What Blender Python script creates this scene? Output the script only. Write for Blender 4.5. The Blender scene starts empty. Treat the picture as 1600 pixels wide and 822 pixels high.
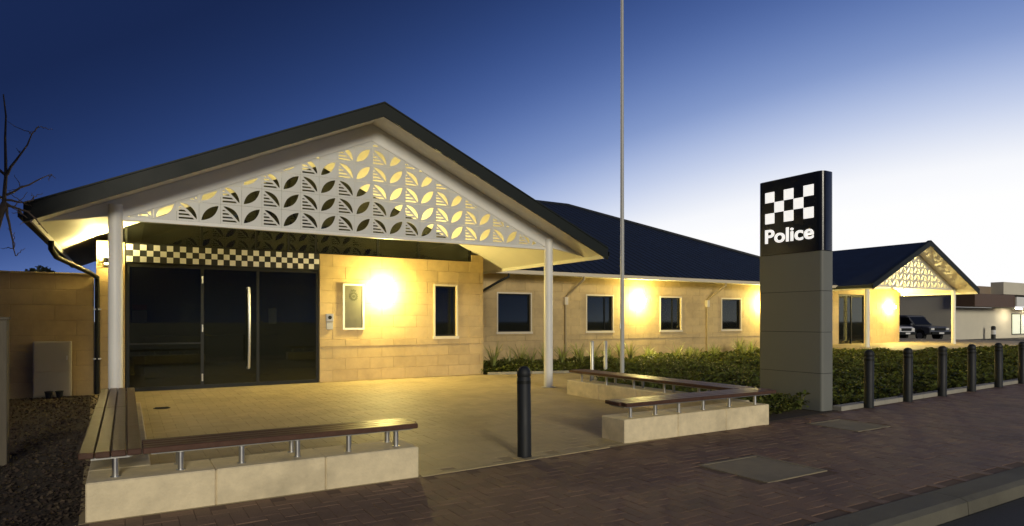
import bpy, math, random
import numpy as np
from mathutils import Vector, Matrix
from mathutils.geometry import tessellate_polygon
random.seed(7); rng = np.random.default_rng(7)
S = bpy.context.scene
COL = S.collection
PI = math.pi

# ------------------------------------------------------------------ camera
cam = bpy.data.cameras.new('camera'); camo = bpy.data.objects.new('camera', cam)
COL.objects.link(camo); S.camera = camo
cam.sensor_width = 36.0; cam.lens = 36.0 * 991 / 1600; cam.shift_y = 89 / 1600
cam.clip_start = 0.05; cam.clip_end = 2000
camo.location = (0, 0, 1.5); camo.rotation_euler = (PI / 2, 0, -math.atan(603 / 991))

# ------------------------------------------------------------------ world: clear dusk sky, afterglow low on the right
W = bpy.data.worlds.new('World'); S.world = W; W.use_nodes = True
nt = W.node_tree
def wn(t, **k):
    n = nt.nodes.new(t)
    for a, b in k.items(): setattr(n, a, b)
    return n
def wmath(op, a, b=None, clamp=False):
    n = wn('ShaderNodeMath', operation=op, use_clamp=clamp)
    for i, v in enumerate((a, b)):
        if v is None: continue
        if isinstance(v, (int, float)): n.inputs[i].default_value = v
        else: nt.links.new(v, n.inputs[i])
    return n.outputs[0]
bg = nt.nodes['Background']
tc = wn('ShaderNodeTexCoord'); sep = wn('ShaderNodeSeparateXYZ'); nt.links.new(tc.outputs['Generated'], sep.inputs[0])
GLOW = math.radians(31.3 + 38)                       # azimuth of the afterglow, clockwise from +Y
hx, hy, hz = sep.outputs
hl = wmath('SQRT', wmath('ADD', wmath('ADD', wmath('MULTIPLY', hx, hx), wmath('MULTIPLY', hy, hy)), 1e-5))
ca = wmath('DIVIDE', wmath('ADD', wmath('MULTIPLY', hx, math.sin(GLOW)), wmath('MULTIPLY', hy, math.cos(GLOW))), hl)
el = wmath('MULTIPLY', wmath('ARCSINE', wmath('MAXIMUM', hz, 0.0)), 180 / PI)
tt = wmath('SUBTRACT', wmath('ADD', wmath('MULTIPLY', ca, 1.0), 0.26), wmath('MULTIPLY', el, 0.0295))
hb = wmath('MAXIMUM', wmath('SUBTRACT', 1.0, wmath('MULTIPLY', el, 0.1)), 0.0)          # paler band low over the horizon
tt = wmath('MAXIMUM', wmath('ADD', tt, wmath('MULTIPLY', wmath('MULTIPLY', hb, hb), 0.22)), 0.0)
tt = wmath('DIVIDE', tt, 1.25, True)
ramp = wn('ShaderNodeValToRGB'); nt.links.new(tt, ramp.inputs[0])
def lin(c): return tuple(((v / 255) / 12.92 if v / 255 <= 0.04045 else ((v / 255 + 0.055) / 1.055) ** 2.4) for v in c) + (1,)
stops = [(0.0, lin((21, 35, 72))), (0.2, lin((37, 58, 108))), (0.38, lin((65, 92, 155))), (0.54, lin((122, 148, 203))),
         (0.65, lin((196, 209, 238))), (0.745, lin((248, 249, 252))), (1.0, (1.25, 1.22, 1.16, 1))]
ramp.color_ramp.interpolation = 'B_SPLINE'
els = ramp.color_ramp.elements
els[0].position, els[0].color = stops[0]
els[1].position, els[1].color = stops[-1]
for p, c in stops[1:-1]:
    e = els.new(p); e.color = c
nt.links.new(ramp.outputs[0], bg.inputs[0]); bg.inputs[1].default_value = 1.0

# ------------------------------------------------------------------ sun lamp: added soft fill from behind the camera, standing in for street light
sun = bpy.data.lights.new('sun', 'SUN'); suno = bpy.data.objects.new('sun', sun); COL.objects.link(suno)
sun.energy = 1.85; sun.angle = math.radians(15); sun.color = (1.0, 0.92, 0.76)
suno.rotation_euler = Vector((0.19, 0.93, -0.24)).to_track_quat('-Z', 'Y').to_euler()

vs = S.view_settings
vs.view_transform = 'Standard'; vs.look = 'None'; vs.gamma = 1.0; vs.use_curve_mapping = False; vs.exposure = 0.0
S.cycles.use_denoising = True
S.cycles.max_bounces = 8; S.cycles.diffuse_bounces = 4
S.cycles.sample_clamp_indirect = 6.0; S.cycles.sample_clamp_direct = 0

# ------------------------------------------------------------------ helpers
class MB:
    def __init__(s): s.v = []; s.f = []
    def add(s, v, f):
        o = len(s.v); s.v += [tuple(p) for p in v]; s.f += [tuple(i + o for i in q) for q in f]; return s
    def box(s, x0, x1, y0, y1, z0, z1):
        return s.add([(x0,y0,z0),(x1,y0,z0),(x1,y1,z0),(x0,y1,z0),(x0,y0,z1),(x1,y0,z1),(x1,y1,z1),(x0,y1,z1)],
                     [(0,3,2,1),(4,5,6,7),(0,1,5,4),(1,2,6,5),(2,3,7,6),(3,0,4,7)])
    def prism(s, poly, a, b, axis='y', holes=()):
        """2-D polygon extruded between a and b along axis; poly in the two other axes (x,z / x,y / y,z)"""
        def P(p, t):
            return {'y': (p[0], t, p[1]), 'z': (p[0], p[1], t), 'x': (t, p[0], p[1])}[axis]
        loops = [list(poly)] + [list(h) for h in holes]
        tris = tessellate_polygon([[Vector((p[0], p[1], 0)) for p in l] for l in loops])
        flat = [p for l in loops for p in l]; n = len(flat)
        f = [tuple(t) for t in tris] + [tuple(i + n for i in reversed(t)) for t in tris]
        o = 0
        for l in loops:
            m = len(l)
            for i in range(m):
                j = (i + 1) % m
                f.append((o + i, o + j, o + j + n, o + i + n))
            o += m
        return s.add([P(p, a) for p in flat] + [P(p, b) for p in flat], f)
    def tube(s, pts, r, n=10, cap=True):
        pts = [Vector(p) for p in pts]; rs = r if isinstance(r, (list, tuple)) else [r] * len(pts)
        v = []; f = []
        ref = None
        for i, p in enumerate(pts):
            d = (pts[min(i + 1, len(pts) - 1)] - pts[max(i - 1, 0)]).normalized()
            a = ref if ref is not None else (Vector((1, 0, 0)) if abs(d.x) < 0.9 else Vector((0, 1, 0)))
            a = (a - d * a.dot(d)).normalized(); ref = a; b = d.cross(a)
            for k in range(n):
                t = 2 * PI * k / n
                v.append(p + (a * math.cos(t) + b * math.sin(t)) * rs[i])
        for i in range(len(pts) - 1):
            for k in range(n):
                k2 = (k + 1) % n
                f.append((i*n+k, i*n+k2, (i+1)*n+k2, (i+1)*n+k))
        if cap: f.append(tuple(reversed(range(n)))); f.append(tuple((len(pts)-1)*n + k for k in range(n)))
        return s.add(v, f)
    def lathe(s, prof, c=(0, 0, 0), n=20):
        v = []; f = []
        for r, z in prof:
            for k in range(n):
                t = 2 * PI * k / n; v.append((c[0] + r*math.cos(t), c[1] + r*math.sin(t), c[2] + z))
        for i in range(len(prof) - 1):
            for k in range(n):
                k2 = (k + 1) % n; f.append((i*n+k, i*n+k2, (i+1)*n+k2, (i+1)*n+k))
        f.append(tuple(reversed(range(n)))); f.append(tuple((len(prof)-1)*n + k for k in range(n)))
        return s.add(v, f)
    def mesh(s, name, mat, smooth=False):
        m = bpy.data.meshes.new(name); m.from_pydata(s.v, [], s.f)
        if mat: m.materials.append(mat)
        m.update()
        if smooth:
            m.polygons.foreach_set('use_smooth', [True] * len(m.polygons))
            try: m.set_sharp_from_angle(angle=math.radians(40))
            except Exception: pass
        return m
    def build(s, name, mat, parent=None, smooth=False, bevel=0):
        import bmesh
        m = s.mesh(name, mat, smooth)
        bm = bmesh.new(); bm.from_mesh(m)
        bmesh.ops.recalc_face_normals(bm, faces=bm.faces)
        if bevel:
            bmesh.ops.bevel(bm, geom=[e for e in bm.edges if len(e.link_faces) == 2 and e.calc_face_angle() > 0.6],
                            offset=bevel, segments=1, affect='EDGES', profile=0.7)
        bm.to_mesh(m); bm.free()
        return link(name, m, parent)
def link(name, data, parent=None):
    o = bpy.data.objects.new(name, data); COL.objects.link(o)
    if parent is not None:
        o.parent = parent
        o.matrix_parent_inverse = Matrix.Translation(-parent_loc(parent))
    return o
def parent_loc(p):
    v = Vector(p.location)
    if p.parent is not None: v = parent_loc_inv(p) + v
    return v
def parent_loc_inv(p): return Vector((0, 0, 0)) if p.parent is None else Vector((0, 0, 0))
def empty(name, loc=(0, 0, 0)):
    o = bpy.data.objects.new(name, None); COL.objects.link(o); o.location = loc; o.empty_display_size = 0.2; return o
def tag(o, label=None, cat=None, group=None, kind=None):
    for k, v in (('label', label), ('category', cat), ('group', group), ('kind', kind)):
        if v: o[k] = v
    return o
def thing(name, label, cat, loc=(0, 0, 0), group=None): return tag(empty(name, loc), label, cat, group)

# ------------------------------------------------------------------ materials
MAT = {}
def M(name, col, rough=0.6, var=0.12, scale=6.0, bump=0.0, bscale=40.0, metal=0.0, spec=0.5, island=0.0, coat=0.0, stain=0.0, hue=0.0, stretch=None, spots=0.0):
    """principled surface: noise mottling, per-piece tint, fine relief, darker dirt blotches"""
    if name in MAT: return MAT[name]
    m = bpy.data.materials.new(name); m.use_nodes = True; MAT[name] = m
    t = m.node_tree; N = t.nodes; L = t.links; b = N['Principled BSDF']
    b.inputs['Roughness'].default_value = rough; b.inputs['Metallic'].default_value = metal
    b.inputs['Specular IOR Level'].default_value = spec; b.inputs['Coat Weight'].default_value = coat
    co = N.new('ShaderNodeTexCoord').outputs['Object']
    geo = N.new('ShaderNodeNewGeometry')
    mp = N.new('ShaderNodeMapping'); L.new(geo.outputs['Position'], mp.inputs[0])
    if stretch: mp.inputs['Scale'].default_value = stretch
    co = mp.outputs[0]
    n1 = N.new('ShaderNodeTexNoise'); n1.inputs['Scale'].default_value = scale; n1.inputs['Detail'].default_value = 8; n1.inputs['Roughness'].default_value = 0.65
    L.new(co, n1.inputs['Vector'])
    def val(op, a, c):
        x = N.new('ShaderNodeMath'); x.operation = op
        for i, q in enumerate((a, c)):
            if isinstance(q, (int, float)): x.inputs[i].default_value = q
            else: L.new(q, x.inputs[i])
        return x.outputs[0]
    f = val('ADD', val('MULTIPLY', val('SUBTRACT', n1.outputs[0], 0.5), var * 4), 1.0)
    if island:
        f = val('MULTIPLY', f, val('ADD', val('MULTIPLY', val('SUBTRACT', geo.outputs['Random Per Island'], 0.5), island * 2), 1.0))
        oi = N.new('ShaderNodeObjectInfo')
        f = val('MULTIPLY', f, val('ADD', val('MULTIPLY', val('SUBTRACT', oi.outputs['Random'], 0.5), island * 1.2), 1.0))
    if stain:
        n3 = N.new('ShaderNodeTexNoise'); n3.inputs['Scale'].default_value = scale * 0.22; n3.inputs['Detail'].default_value = 5
        L.new(co, n3.inputs['Vector'])
        r = N.new('ShaderNodeMapRange'); r.inputs[1].default_value = 0.48; r.inputs[2].default_value = 0.72; r.inputs[3].default_value = 1.0; r.inputs[4].default_value = 1 - stain
        L.new(n3.outputs[0], r.inputs[0]); f = val('MULTIPLY', f, r.outputs[0])
    if spots:                                          # old gum and oil marks
        vo = N.new('ShaderNodeTexVoronoi'); vo.inputs['Scale'].default_value = 2.3; L.new(co, vo.inputs['Vector'])
        r = N.new('ShaderNodeMapRange'); r.inputs[1].default_value = 0.045; r.inputs[2].default_value = 0.085; r.inputs[3].default_value = 1 - spots; r.inputs[4].default_value = 1.0
        L.new(vo.outputs['Distance'], r.inputs[0]); f = val('MULTIPLY', f, r.outputs[0])
    mx = N.new('ShaderNodeVectorMath'); mx.operation = 'SCALE'; mx.inputs[0].default_value = col
    L.new(f, mx.inputs['Scale'])
    out = mx.outputs[0]
    if hue:
        hs = N.new('ShaderNodeHueSaturation'); L.new(out, hs.inputs['Color'])
        L.new(val('ADD', val('MULTIPLY', val('SUBTRACT', geo.outputs['Random Per Island'], 0.5), hue), 0.5), hs.inputs['Hue'])
        out = hs.outputs[0]
    L.new(out, b.inputs['Base Color'])
    L.new(val('ADD', val('MULTIPLY', val('SUBTRACT', n1.outputs[0], 0.5), 0.25), rough), b.inputs['Roughness'])
    if bump:
        n2 = N.new('ShaderNodeTexNoise'); n2.inputs['Scale'].default_value = bscale; n2.inputs['Detail'].default_value = 6
        L.new(co, n2.inputs['Vector'])
        bp = N.new('ShaderNodeBump'); bp.inputs['Strength'].default_value = bump; bp.inputs['Distance'].default_value = 0.01
        L.new(n2.outputs[0], bp.inputs['Height']); L.new(bp.outputs[0], b.inputs['Normal'])
    return m
def emit(name, col, strength):
    m = bpy.data.materials.new(name); m.use_nodes = True; N = m.node_tree.nodes
    b = N['Principled BSDF']; b.inputs['Base Color'].default_value = (0.9, 0.85, 0.75, 1)
    b.inputs['Emission Color'].default_value = (*col, 1); b.inputs['Emission Strength'].default_value = strength
    MAT[name] = m; return m
def glass(name, tint, mixf, rough=0.02):
    """thin dark pane: fresnel gloss over a tinted see-through"""
    m = bpy.data.materials.new(name); m.use_nodes = True; t = m.node_tree; N = t.nodes; L = t.links
    N.remove(N['Principled BSDF']); out = N['Material Output']
    tr = N.new('ShaderNodeBsdfTransparent'); tr.inputs[0].default_value = (*tint, 1)
    df = N.new('ShaderNodeBsdfDiffuse'); df.inputs[0].default_value = (0.020, 0.022, 0.014, 1)
    gl = N.new('ShaderNodeBsdfGlossy'); gl.inputs['Roughness'].default_value = rough; gl.inputs[0].default_value = (0.9, 0.95, 0.9, 1)
    fr = N.new('ShaderNodeFresnel'); fr.inputs[0].default_value = 1.5
    a = N.new('ShaderNodeMixShader'); a.inputs[0].default_value = mixf
    L.new(tr.outputs[0], a.inputs[1]); L.new(df.outputs[0], a.inputs[2])
    b = N.new('ShaderNodeMixShader'); L.new(fr.outputs[0], b.inputs[0]); L.new(a.outputs[0], b.inputs[1]); L.new(gl.outputs[0], b.inputs[2])
    L.new(b.outputs[0], out.inputs[0]); MAT[name] = m; return m

stone = M('limestone', (0.50, 0.367, 0.172), 0.75, 0.12, 5, 0.25, 60, island=0.10, stain=0.18, hue=0.02)
mortar = M('mortar', (0.40, 0.30, 0.16), 0.9, 0.1, 20)
plinthm = M('plinth_limestone', (0.74, 0.63, 0.40), 0.8, 0.16, 7, 0.6, 45, island=0.06, stain=0.38)
white = M('white_paint', (0.74, 0.73, 0.68), 0.45, 0.03, 3, stain=0.05)
cream = M('cream_paint', (0.66, 0.58, 0.42), 0.5, 0.03, 3)
lining = M('soffit_lining', (0.80, 0.77, 0.68), 0.6, 0.04, 2)
timber_lin = M('soffit_boards', (0.62, 0.50, 0.36), 0.5, 0.10, 3, stretch=(2, 0.6, 2))
screenm = M('screen_paint', (0.62, 0.62, 0.58), 0.5, 0.04, 3, island=0.03)
roofm = M('roof_steel', (0.017, 0.022, 0.031), 0.5, 0.06, 1.5, spec=0.35)
bargem = M('barge_steel', (0.014, 0.018, 0.015), 0.55, 0.08, 2, spec=0.25)
darkal = M('dark_aluminium', (0.011, 0.012, 0.010), 0.5, 0.08, 4, spec=0.25)
blackm = M('black_paint', (0.009, 0.011, 0.012), 0.6, 0.15, 6, 0.05, 90)
chrome = M('brushed_steel', (0.58, 0.58, 0.56), 0.38, 0.01, 3, metal=1.0)
galv = M('galvanised_steel', (0.50, 0.50, 0.47), 0.4, 0.08, 10, metal=0.6)
wood = M('jarrah_planks', (0.085, 0.046, 0.031), 0.40, 0.22, 5, 0.06, 40, spec=0.16, island=0.18, coat=0.0, stretch=(3, 3, 3))
paverm = M('beige_pavers', (0.42, 0.335, 0.18), 0.62, 0.10, 4, 0.25, 70, island=0.07, stain=0.22, spots=0.28)
brickm = M('brown_brick_pavers', (0.205, 0.125, 0.076), 0.72, 0.16, 4, 0.4, 60, island=0.18, stain=0.28, hue=0.02, spots=0.35)
bedding = M('paver_joint_sand', (0.132, 0.084, 0.054), 0.95, 0.1, 20)
concrete = M('pale_concrete', (0.34, 0.32, 0.26), 0.85, 0.12, 5, 0.4, 60, stain=0.2)
asphalt = M('asphalt', (0.05, 0.05, 0.048), 0.9, 0.15, 12, 0.6, 120)
soil = M('mulch_soil', (0.045, 0.032, 0.022), 0.95, 0.3, 8, 0.8, 30)
earth = M('bare_earth', (0.10, 0.085, 0.06), 0.95, 0.2, 1, 0.4, 10)
mulchm = M('mulch_chips', (0.042, 0.028, 0.018), 0.9, 0.3, 9, island=0.5, hue=0.04)
leafm = M('groundcover_leaves', (0.145, 0.165, 0.034), 0.5, 0.2, 3, island=0.45, hue=0.05)
strapm = M('strappy_leaves', (0.34, 0.36, 0.11), 0.45, 0.2, 3, island=0.4, hue=0.04)
darkleaf = M('dark_foliage', (0.035, 0.045, 0.022), 0.6, 0.2, 3, island=0.4)
barkm = M('grey_bark', (0.10, 0.075, 0.055), 0.9, 0.25, 14, 0.8, 40)
signgrey = M('sign_grey', (0.165, 0.172, 0.152), 0.6, 0.04, 2, stain=0.06)
signblack = M('sign_black', (0.008, 0.009, 0.012), 0.25, 0.05, 3)
signwhite = emit('sign_letters', (1.0, 1.0, 1.0), 0.75)
paperm = M('notice_panel', (0.12, 0.118, 0.09), 0.35, 0.05, 5)
checkw = M('checker_white', (0.70, 0.70, 0.70), 0.5, 0.06, 5)
postwood = M('weathered_timber', (0.10, 0.085, 0.06), 0.85, 0.2, 6, 0.5, 30, stretch=(6, 6, 0.7))
def leafy(m, amt=0.45):
    t = m.node_tree; N = t.nodes; L = t.links; b = N['Principled BSDF']; out = N['Material Output']
    tr = N.new('ShaderNodeBsdfTranslucent'); mx = N.new('ShaderNodeMixShader'); mx.inputs[0].default_value = amt
    L.new(b.inputs['Base Color'].links[0].from_socket, tr.inputs[0])
    L.new(b.outputs[0], mx.inputs[1]); L.new(tr.outputs[0], mx.inputs[2]); L.new(mx.outputs[0], out.inputs[0])
for m_ in (leafm, strapm): leafy(m_)
gdark = glass('tinted_door_glass', (0.55, 0.56, 0.46), 0.30)
gwin = glass('window_glass', (0.50, 0.50, 0.46), 0.25, 0.03)
roomm = M('lobby_lining', (0.16, 0.15, 0.11), 0.8, 0.05, 2)
redm = M('red_print', (0.35, 0.04, 0.03), 0.6, 0.1, 5)
lampm = emit('lamp_globe', (1.0, 0.795, 0.255), 1150.0)
carp = M('car_paint', (0.10, 0.105, 0.11), 0.3, 0.04, 2, coat=0.6)
carw = M('white_car_paint', (0.6, 0.6, 0.58), 0.3, 0.04, 2, coat=0.6)
rubber = M('rubber', (0.015, 0.015, 0.015), 0.8, 0.1, 10)
shopm = M('shop_render', (0.62, 0.58, 0.46), 0.8, 0.05, 1, stain=0.08)
shopbrown = M('shop_fascia', (0.11, 0.065, 0.04), 0.6, 0.1, 2)

# ------------------------------------------------------------------ rectangle subtraction for walls with openings
def cut(rect, holes):
    out = [rect]
    for hx0, hx1, hz0, hz1 in holes:
        nxt = []
        for x0, x1, z0, z1 in out:
            if hx0 >= x1 or hx1 <= x0 or hz0 >= z1 or hz1 <= z0: nxt.append((x0, x1, z0, z1)); continue
            if hx0 > x0: nxt.append((x0, hx0, z0, z1))
            if hx1 < x1: nxt.append((hx1, x1, z0, z1))
            a, b = max(x0, hx0), min(x1, hx1)
            if hz0 > z0: nxt.append((a, b, z0, hz0))
            if hz1 < z1: nxt.append((a, b, hz1, z1))
        out = nxt
    return [r for r in out if r[1] - r[0] > 0.035 and r[3] - r[2] > 0.03]
def block(mb, x0, x1, z0, z1, yf, d=0.05, c=0.004, g=0.0022):
    """one squared stone, front face chamfered, standing proud of the wall core"""
    x0 += g; x1 -= g; z0 += g; z1 -= g
    yb = yf + d
    mb.add([(x0,yb,z0),(x1,yb,z0),(x1,yb,z1),(x0,yb,z1),
            (x0,yf+c,z0),(x1,yf+c,z0),(x1,yf+c,z1),(x0,yf+c,z1),
            (x0+c,yf,z0+c),(x1-c,yf,z0+c),(x1-c,yf,z1-c),(x0+c,yf,z1-c)],
           [(8,9,10,11),(4,5,9,8),(5,6,10,9),(6,7,11,10),(7,4,8,11),(0,1,5,4),(1,2,6,5),(2,3,7,6),(3,0,4,7)])
def stone_wall(parent, name, x0, x1, yf, courses, blen, holes=(), thick=0.25):
    """core + squared blocks, each block its own object"""
    zs = [courses[0][0], courses[-1][1]]
    core = MB()
    for a in cut((x0, x1, zs[0], zs[1]), holes): core.box(a[0], a[1], yf + 0.012, yf + thick, a[2], a[3])
    w = core.build(name, mortar, parent)
    for i, (za, zb, proud) in enumerate(courses):
        x = x0 - (0 if i % 2 else blen * 0.5)
        while x < x1:
            b = x + blen
            for r in cut((max(x, x0), min(b, x1), za, zb), holes):
                mb = MB(); j = random.uniform(-0.0015, 0.0015)
                block(mb, *r, yf - proud + j, d=0.05 + proud)
                link('stone_block', mb.mesh('stone_block', stone), w)
            x = b
    return w
def courses_of(z0, z1, n, proud=0.0):
    h = (z1 - z0) / n
    return [(z0 + i * h, z0 + (i + 1) * h, proud) for i in range(n)]

# ================================================================== GROUND
def sheet(name, poly, z, mat, kind='structure'):
    m = MB(); m.prism(poly, z - 0.05, z, 'z'); return tag(m.build(name, mat), kind=kind)
g = sheet('ground', [(-400, -400), (500, -400), (500, 600), (-400, 600)], -0.16, earth)
def edgeY(x): return 5.64 if x < 2.4 else 5.64 + 0.062 * (x - 2.4)          # line where the footpath meets plinths and beds
road = sheet('road', [(-60, -9), (140, -9), (140, 2.52), (-60, 2.52)], -0.12, asphalt)
kerbm = M('kerb_concrete', (0.13, 0.122, 0.09), 0.9, 0.15, 5, 0.4, 60, stain=0.3)
x = -12.0
kerb = empty('kerb'); tag(kerb, kind='structure')
while x < 45:
    b = MB(); b.prism([(2.53, -0.2), (2.83, -0.2), (2.83, 0.004), (2.60, 0.004), (2.545, -0.02)], x + 0.004, x + 1.796, 'x')
    b.build('kerbstone', kerbm, kerb); x += 1.8
base = sheet('footpath', [(-30, 2.83), (90, 2.83), (90, 11.3), (2.4, 5.63), (-0.3, 5.63), (-30, 5.63)], -0.005, bedding)

# herringbone brick pavers: nearest 300 single objects, the rest one mesh
coverm = M('cover_concrete', (0.27, 0.225, 0.14), 0.85, 0.15, 6, 0.4, 60, stain=0.25)
covers = [(5.04, 5.96, 3.76, 4.60), (8.40, 9.20, 4.86, 5.62)]
BW, BL, GAP = 0.115, 0.23, 0.002
def brick_verts(cx, cy, horiz, z=0.0):
    a, b = (BL / 2 - GAP, BW / 2 - GAP) if horiz else (BW / 2 - GAP, BL / 2 - GAP)
    c = 0.003; tx, ty, tz = (random.uniform(-0.0012, 0.0012) for _ in range(3))
    v = []
    for (sx, sy) in ((-1, -1), (1, -1), (1, 1), (-1, 1)): v.append((cx + sx * a, cy + sy * b, z - 0.03))
    for (sx, sy) in ((-1, -1), (1, -1), (1, 1), (-1, 1)): v.append((cx + sx * a, cy + sy * b, z - c + tz + tx * sx + ty * sy))
    for (sx, sy) in ((-1, -1), (1, -1), (1, 1), (-1, 1)): v.append((cx + sx * (a - c), cy + sy * (b - c), z + tz + tx * sx + ty * sy))
    return v
BF = [(8,9,10,11),(4,5,9,8),(5,6,10,9),(6,7,11,10),(7,4,8,11),(0,1,5,4),(1,2,6,5),(2,3,7,6),(3,0,4,7)]
bricks = []
def herring(x0, x1, y0, y1, w):
    out = []
    ny = int((y1 - y0) / w) + 3; nx = int((x1 - x0) / w) + 3
    for j in range(-2, ny):
        for i in range(-4, nx):
            k = (i - j) % 4
            if k == 0: out.append((x0 + (i + 1) * w, y0 + (j + 0.5) * w, True))        # covers cells i, i+1
            elif k == 3: out.append((x0 + (i + 0.5) * w, y0 + (j + 1) * w, False))      # covers cells j, j+1
    return out
fcx, fcy = math.sin(math.atan(603 / 991)), math.cos(math.atan(603 / 991))
def shows(cx, cy, z=0.0):
    d = cx * fcx + cy * fcy
    if d < 1: return None
    u = 800 + 991 * (cx * fcy - cy * fcx) / d; v = 500 + 991 * (1.5 - z) / d
    return d if (-20 < u < 1620 and v < 840) else None
for cx, cy, h in herring(-1.5, 24, 2.84, 7.2, BW):
    if cy - 0.09 < 2.86 or cy + (0.06 if h else 0.115) > edgeY(cx) - 0.005: continue
    if any(a - 0.06 < cx < b + 0.06 and c - 0.06 < cy < d + 0.06 for a, b, c, d in covers): continue
    d = shows(cx, cy)
    if d is None: continue
    bricks.append((d, cx, cy, h))
bricks.sort()
for d, cx, cy, h in bricks[:300]:
    mb = MB().add(brick_verts(cx, cy, h), BF); link('brick', mb.mesh('brick', brickm), base)
rest = MB()
for d, cx, cy, h in bricks[300:]: rest.add(brick_verts(cx, cy, h), BF)
r = link('brick_paving', rest.mesh('brick_paving', brickm), base); r['kind'] = 'stuff'
far = MB().prism([(24.0, 2.86), (80, 2.86), (80, 10.4), (24.0, 6.95)], -0.03, 0.0, 'z').build('far_paving', brickm, base)

for (a, b, c, d), lab in zip(covers, ('square pale concrete service cover set in the brick footpath near the kerb', 'smaller pale concrete cover in the footpath in front of the police sign')):
    t = thing('service_cover', lab, 'cover', ((a + b) / 2, (c + d) / 2, 0))
    fr = MB()
    fr.box(a, b, c, c + 0.04, -0.03, 0.006).box(a, b, d - 0.04, d, -0.03, 0.006).box(a, a + 0.04, c + 0.041, d - 0.041, -0.03, 0.006).box(b - 0.04, b, c + 0.041, d - 0.041, -0.03, 0.006)
    fr.build('rim', coverm, t)
    MB().box(a + 0.045, b - 0.045, c + 0.045, d - 0.045, -0.03, 0.003).build('lid', coverm, t, bevel=0.004)

# plaza paving
plaza_poly = [(-0.3, 5.64), (2.4, 5.64), (4.86, 5.79), (8.05, 5.98), (8.05, 10.4), (10.9, 13.4), (10.9, 14.5), (8.44, 15.25), (8.44, 15.6), (-0.6, 15.6)]
plaza = sheet('plaza', plaza_poly, -0.004, M('plaza_joint_sand', (0.32, 0.255, 0.14), 0.9, 0.1, 20))
def inplaza(x, y):
    if y < edgeY(x) + 0.0 or y > 15.4 or x < 0.0: return False
    if y < 10.4: return x < 8.05
    if x < 8.44: return True
    return x < 8.05 + (y - 10.4) * 0.95 and y < 15.2 - (x - 8.44) * 0.28
PW, PL = 0.15, 0.30
def paver_verts(cx, cy, a, b):
    c = 0.002; tz = random.uniform(-0.0012, 0.0012); v = []
    for zz, k in ((-0.028, 0), (-c + tz, 0), (tz, c)):
        for (sx, sy) in ((-1, -1), (1, -1), (1, 1), (-1, 1)): v.append((cx + sx * (a - k), cy + sy * (b - k), zz))
    return v
pv = []
for cx, cy, h in herring(-0.3, 11.2, 5.4, 15.5, PW):
    a, b = (PL / 2, PW / 2) if h else (PW / 2, PL / 2)
    if not all(inplaza(cx + sx * a * 0.95, cy + sy * b * 0.95) for sx in (-1, 1) for sy in (-1, 1)): continue
    hidden = (cx < 2.3 and cy < 6.1) or (cx > 4.9 and cy < 6.3)
    pv.append(((99 if hidden or shows(cx, cy) is None else 0) + cx * fcx + cy * fcy, cx, cy, h))
pv.sort(); rest = MB()
for i, (d, cx, cy, h) in enumerate(pv):
    a, b = ((PL / 2 - 0.0015, PW / 2 - 0.0015) if h else (PW / 2 - 0.0015, PL / 2 - 0.0015))
    if i < 300: link('paver', MB().add(paver_verts(cx, cy, a, b), BF).mesh('paver', paverm), plaza)
    else: rest.add(paver_verts(cx, cy, a, b), BF)
r = link('paver_field', rest.mesh('paver_field', paverm), plaza); r['kind'] = 'stuff'
# border strip of cut pavers at footpath edge
bs = MB()
for k in range(10):
    x0 = 2.42 + k * 0.245
    bs.add([(x0+.003, edgeY(x0)-0.012, -0.03), (x0+.242, edgeY(x0+.245)-0.012, -0.03), (x0+.242, edgeY(x0+.245)+0.075, -0.03), (x0+.003, edgeY(x0)+0.075, -0.03),
            (x0+.003, edgeY(x0)-0.012, 0.004), (x0+.242, edgeY(x0+.245)-0.012, 0.004), (x0+.242, edgeY(x0+.245)+0.075, 0.004), (x0+.003, edgeY(x0)+0.075, 0.004)],
           [(4,5,6,7),(0,1,5,4),(1,2,6,5),(2,3,7,6),(3,0,4,7)])
bs.build('edge_strip', paverm, plaza)
t = thing('floor_drain', 'small dark round drain grate in the plaza paving near the entrance doors', 'drain', (0.52, 12.3, 0))
MB().lathe([(0.13, 0.001), (0.13, 0.006), (0.11, 0.007)], (0.52, 12.3, 0), 20).build('grate_rim', darkal, t)
for k in range(-3, 4): MB().box(0.52 - 0.1, 0.52 + 0.1, 12.3 + k * 0.028 - 0.008, 12.3 + k * 0.028 + 0.008, 0.007, 0.011).build('grate_bar', darkal, t)

# garden beds
bedL = sheet('garden_bed', [(-14, 5.64), (-0.28, 5.64), (-0.28, 15.3), (-14, 15.3)], -0.01, soil)
bedR = sheet('garden_bed', [(8.1, 6.05), (30, 7.45), (60, 9.3), (60, 14.0), (27.5, 14.0), (27.5, 17.9), (8.5, 17.9), (8.5, 15.3), (10.95, 14.55), (10.95, 13.4), (8.12, 10.4)], -0.005, soil)
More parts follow.
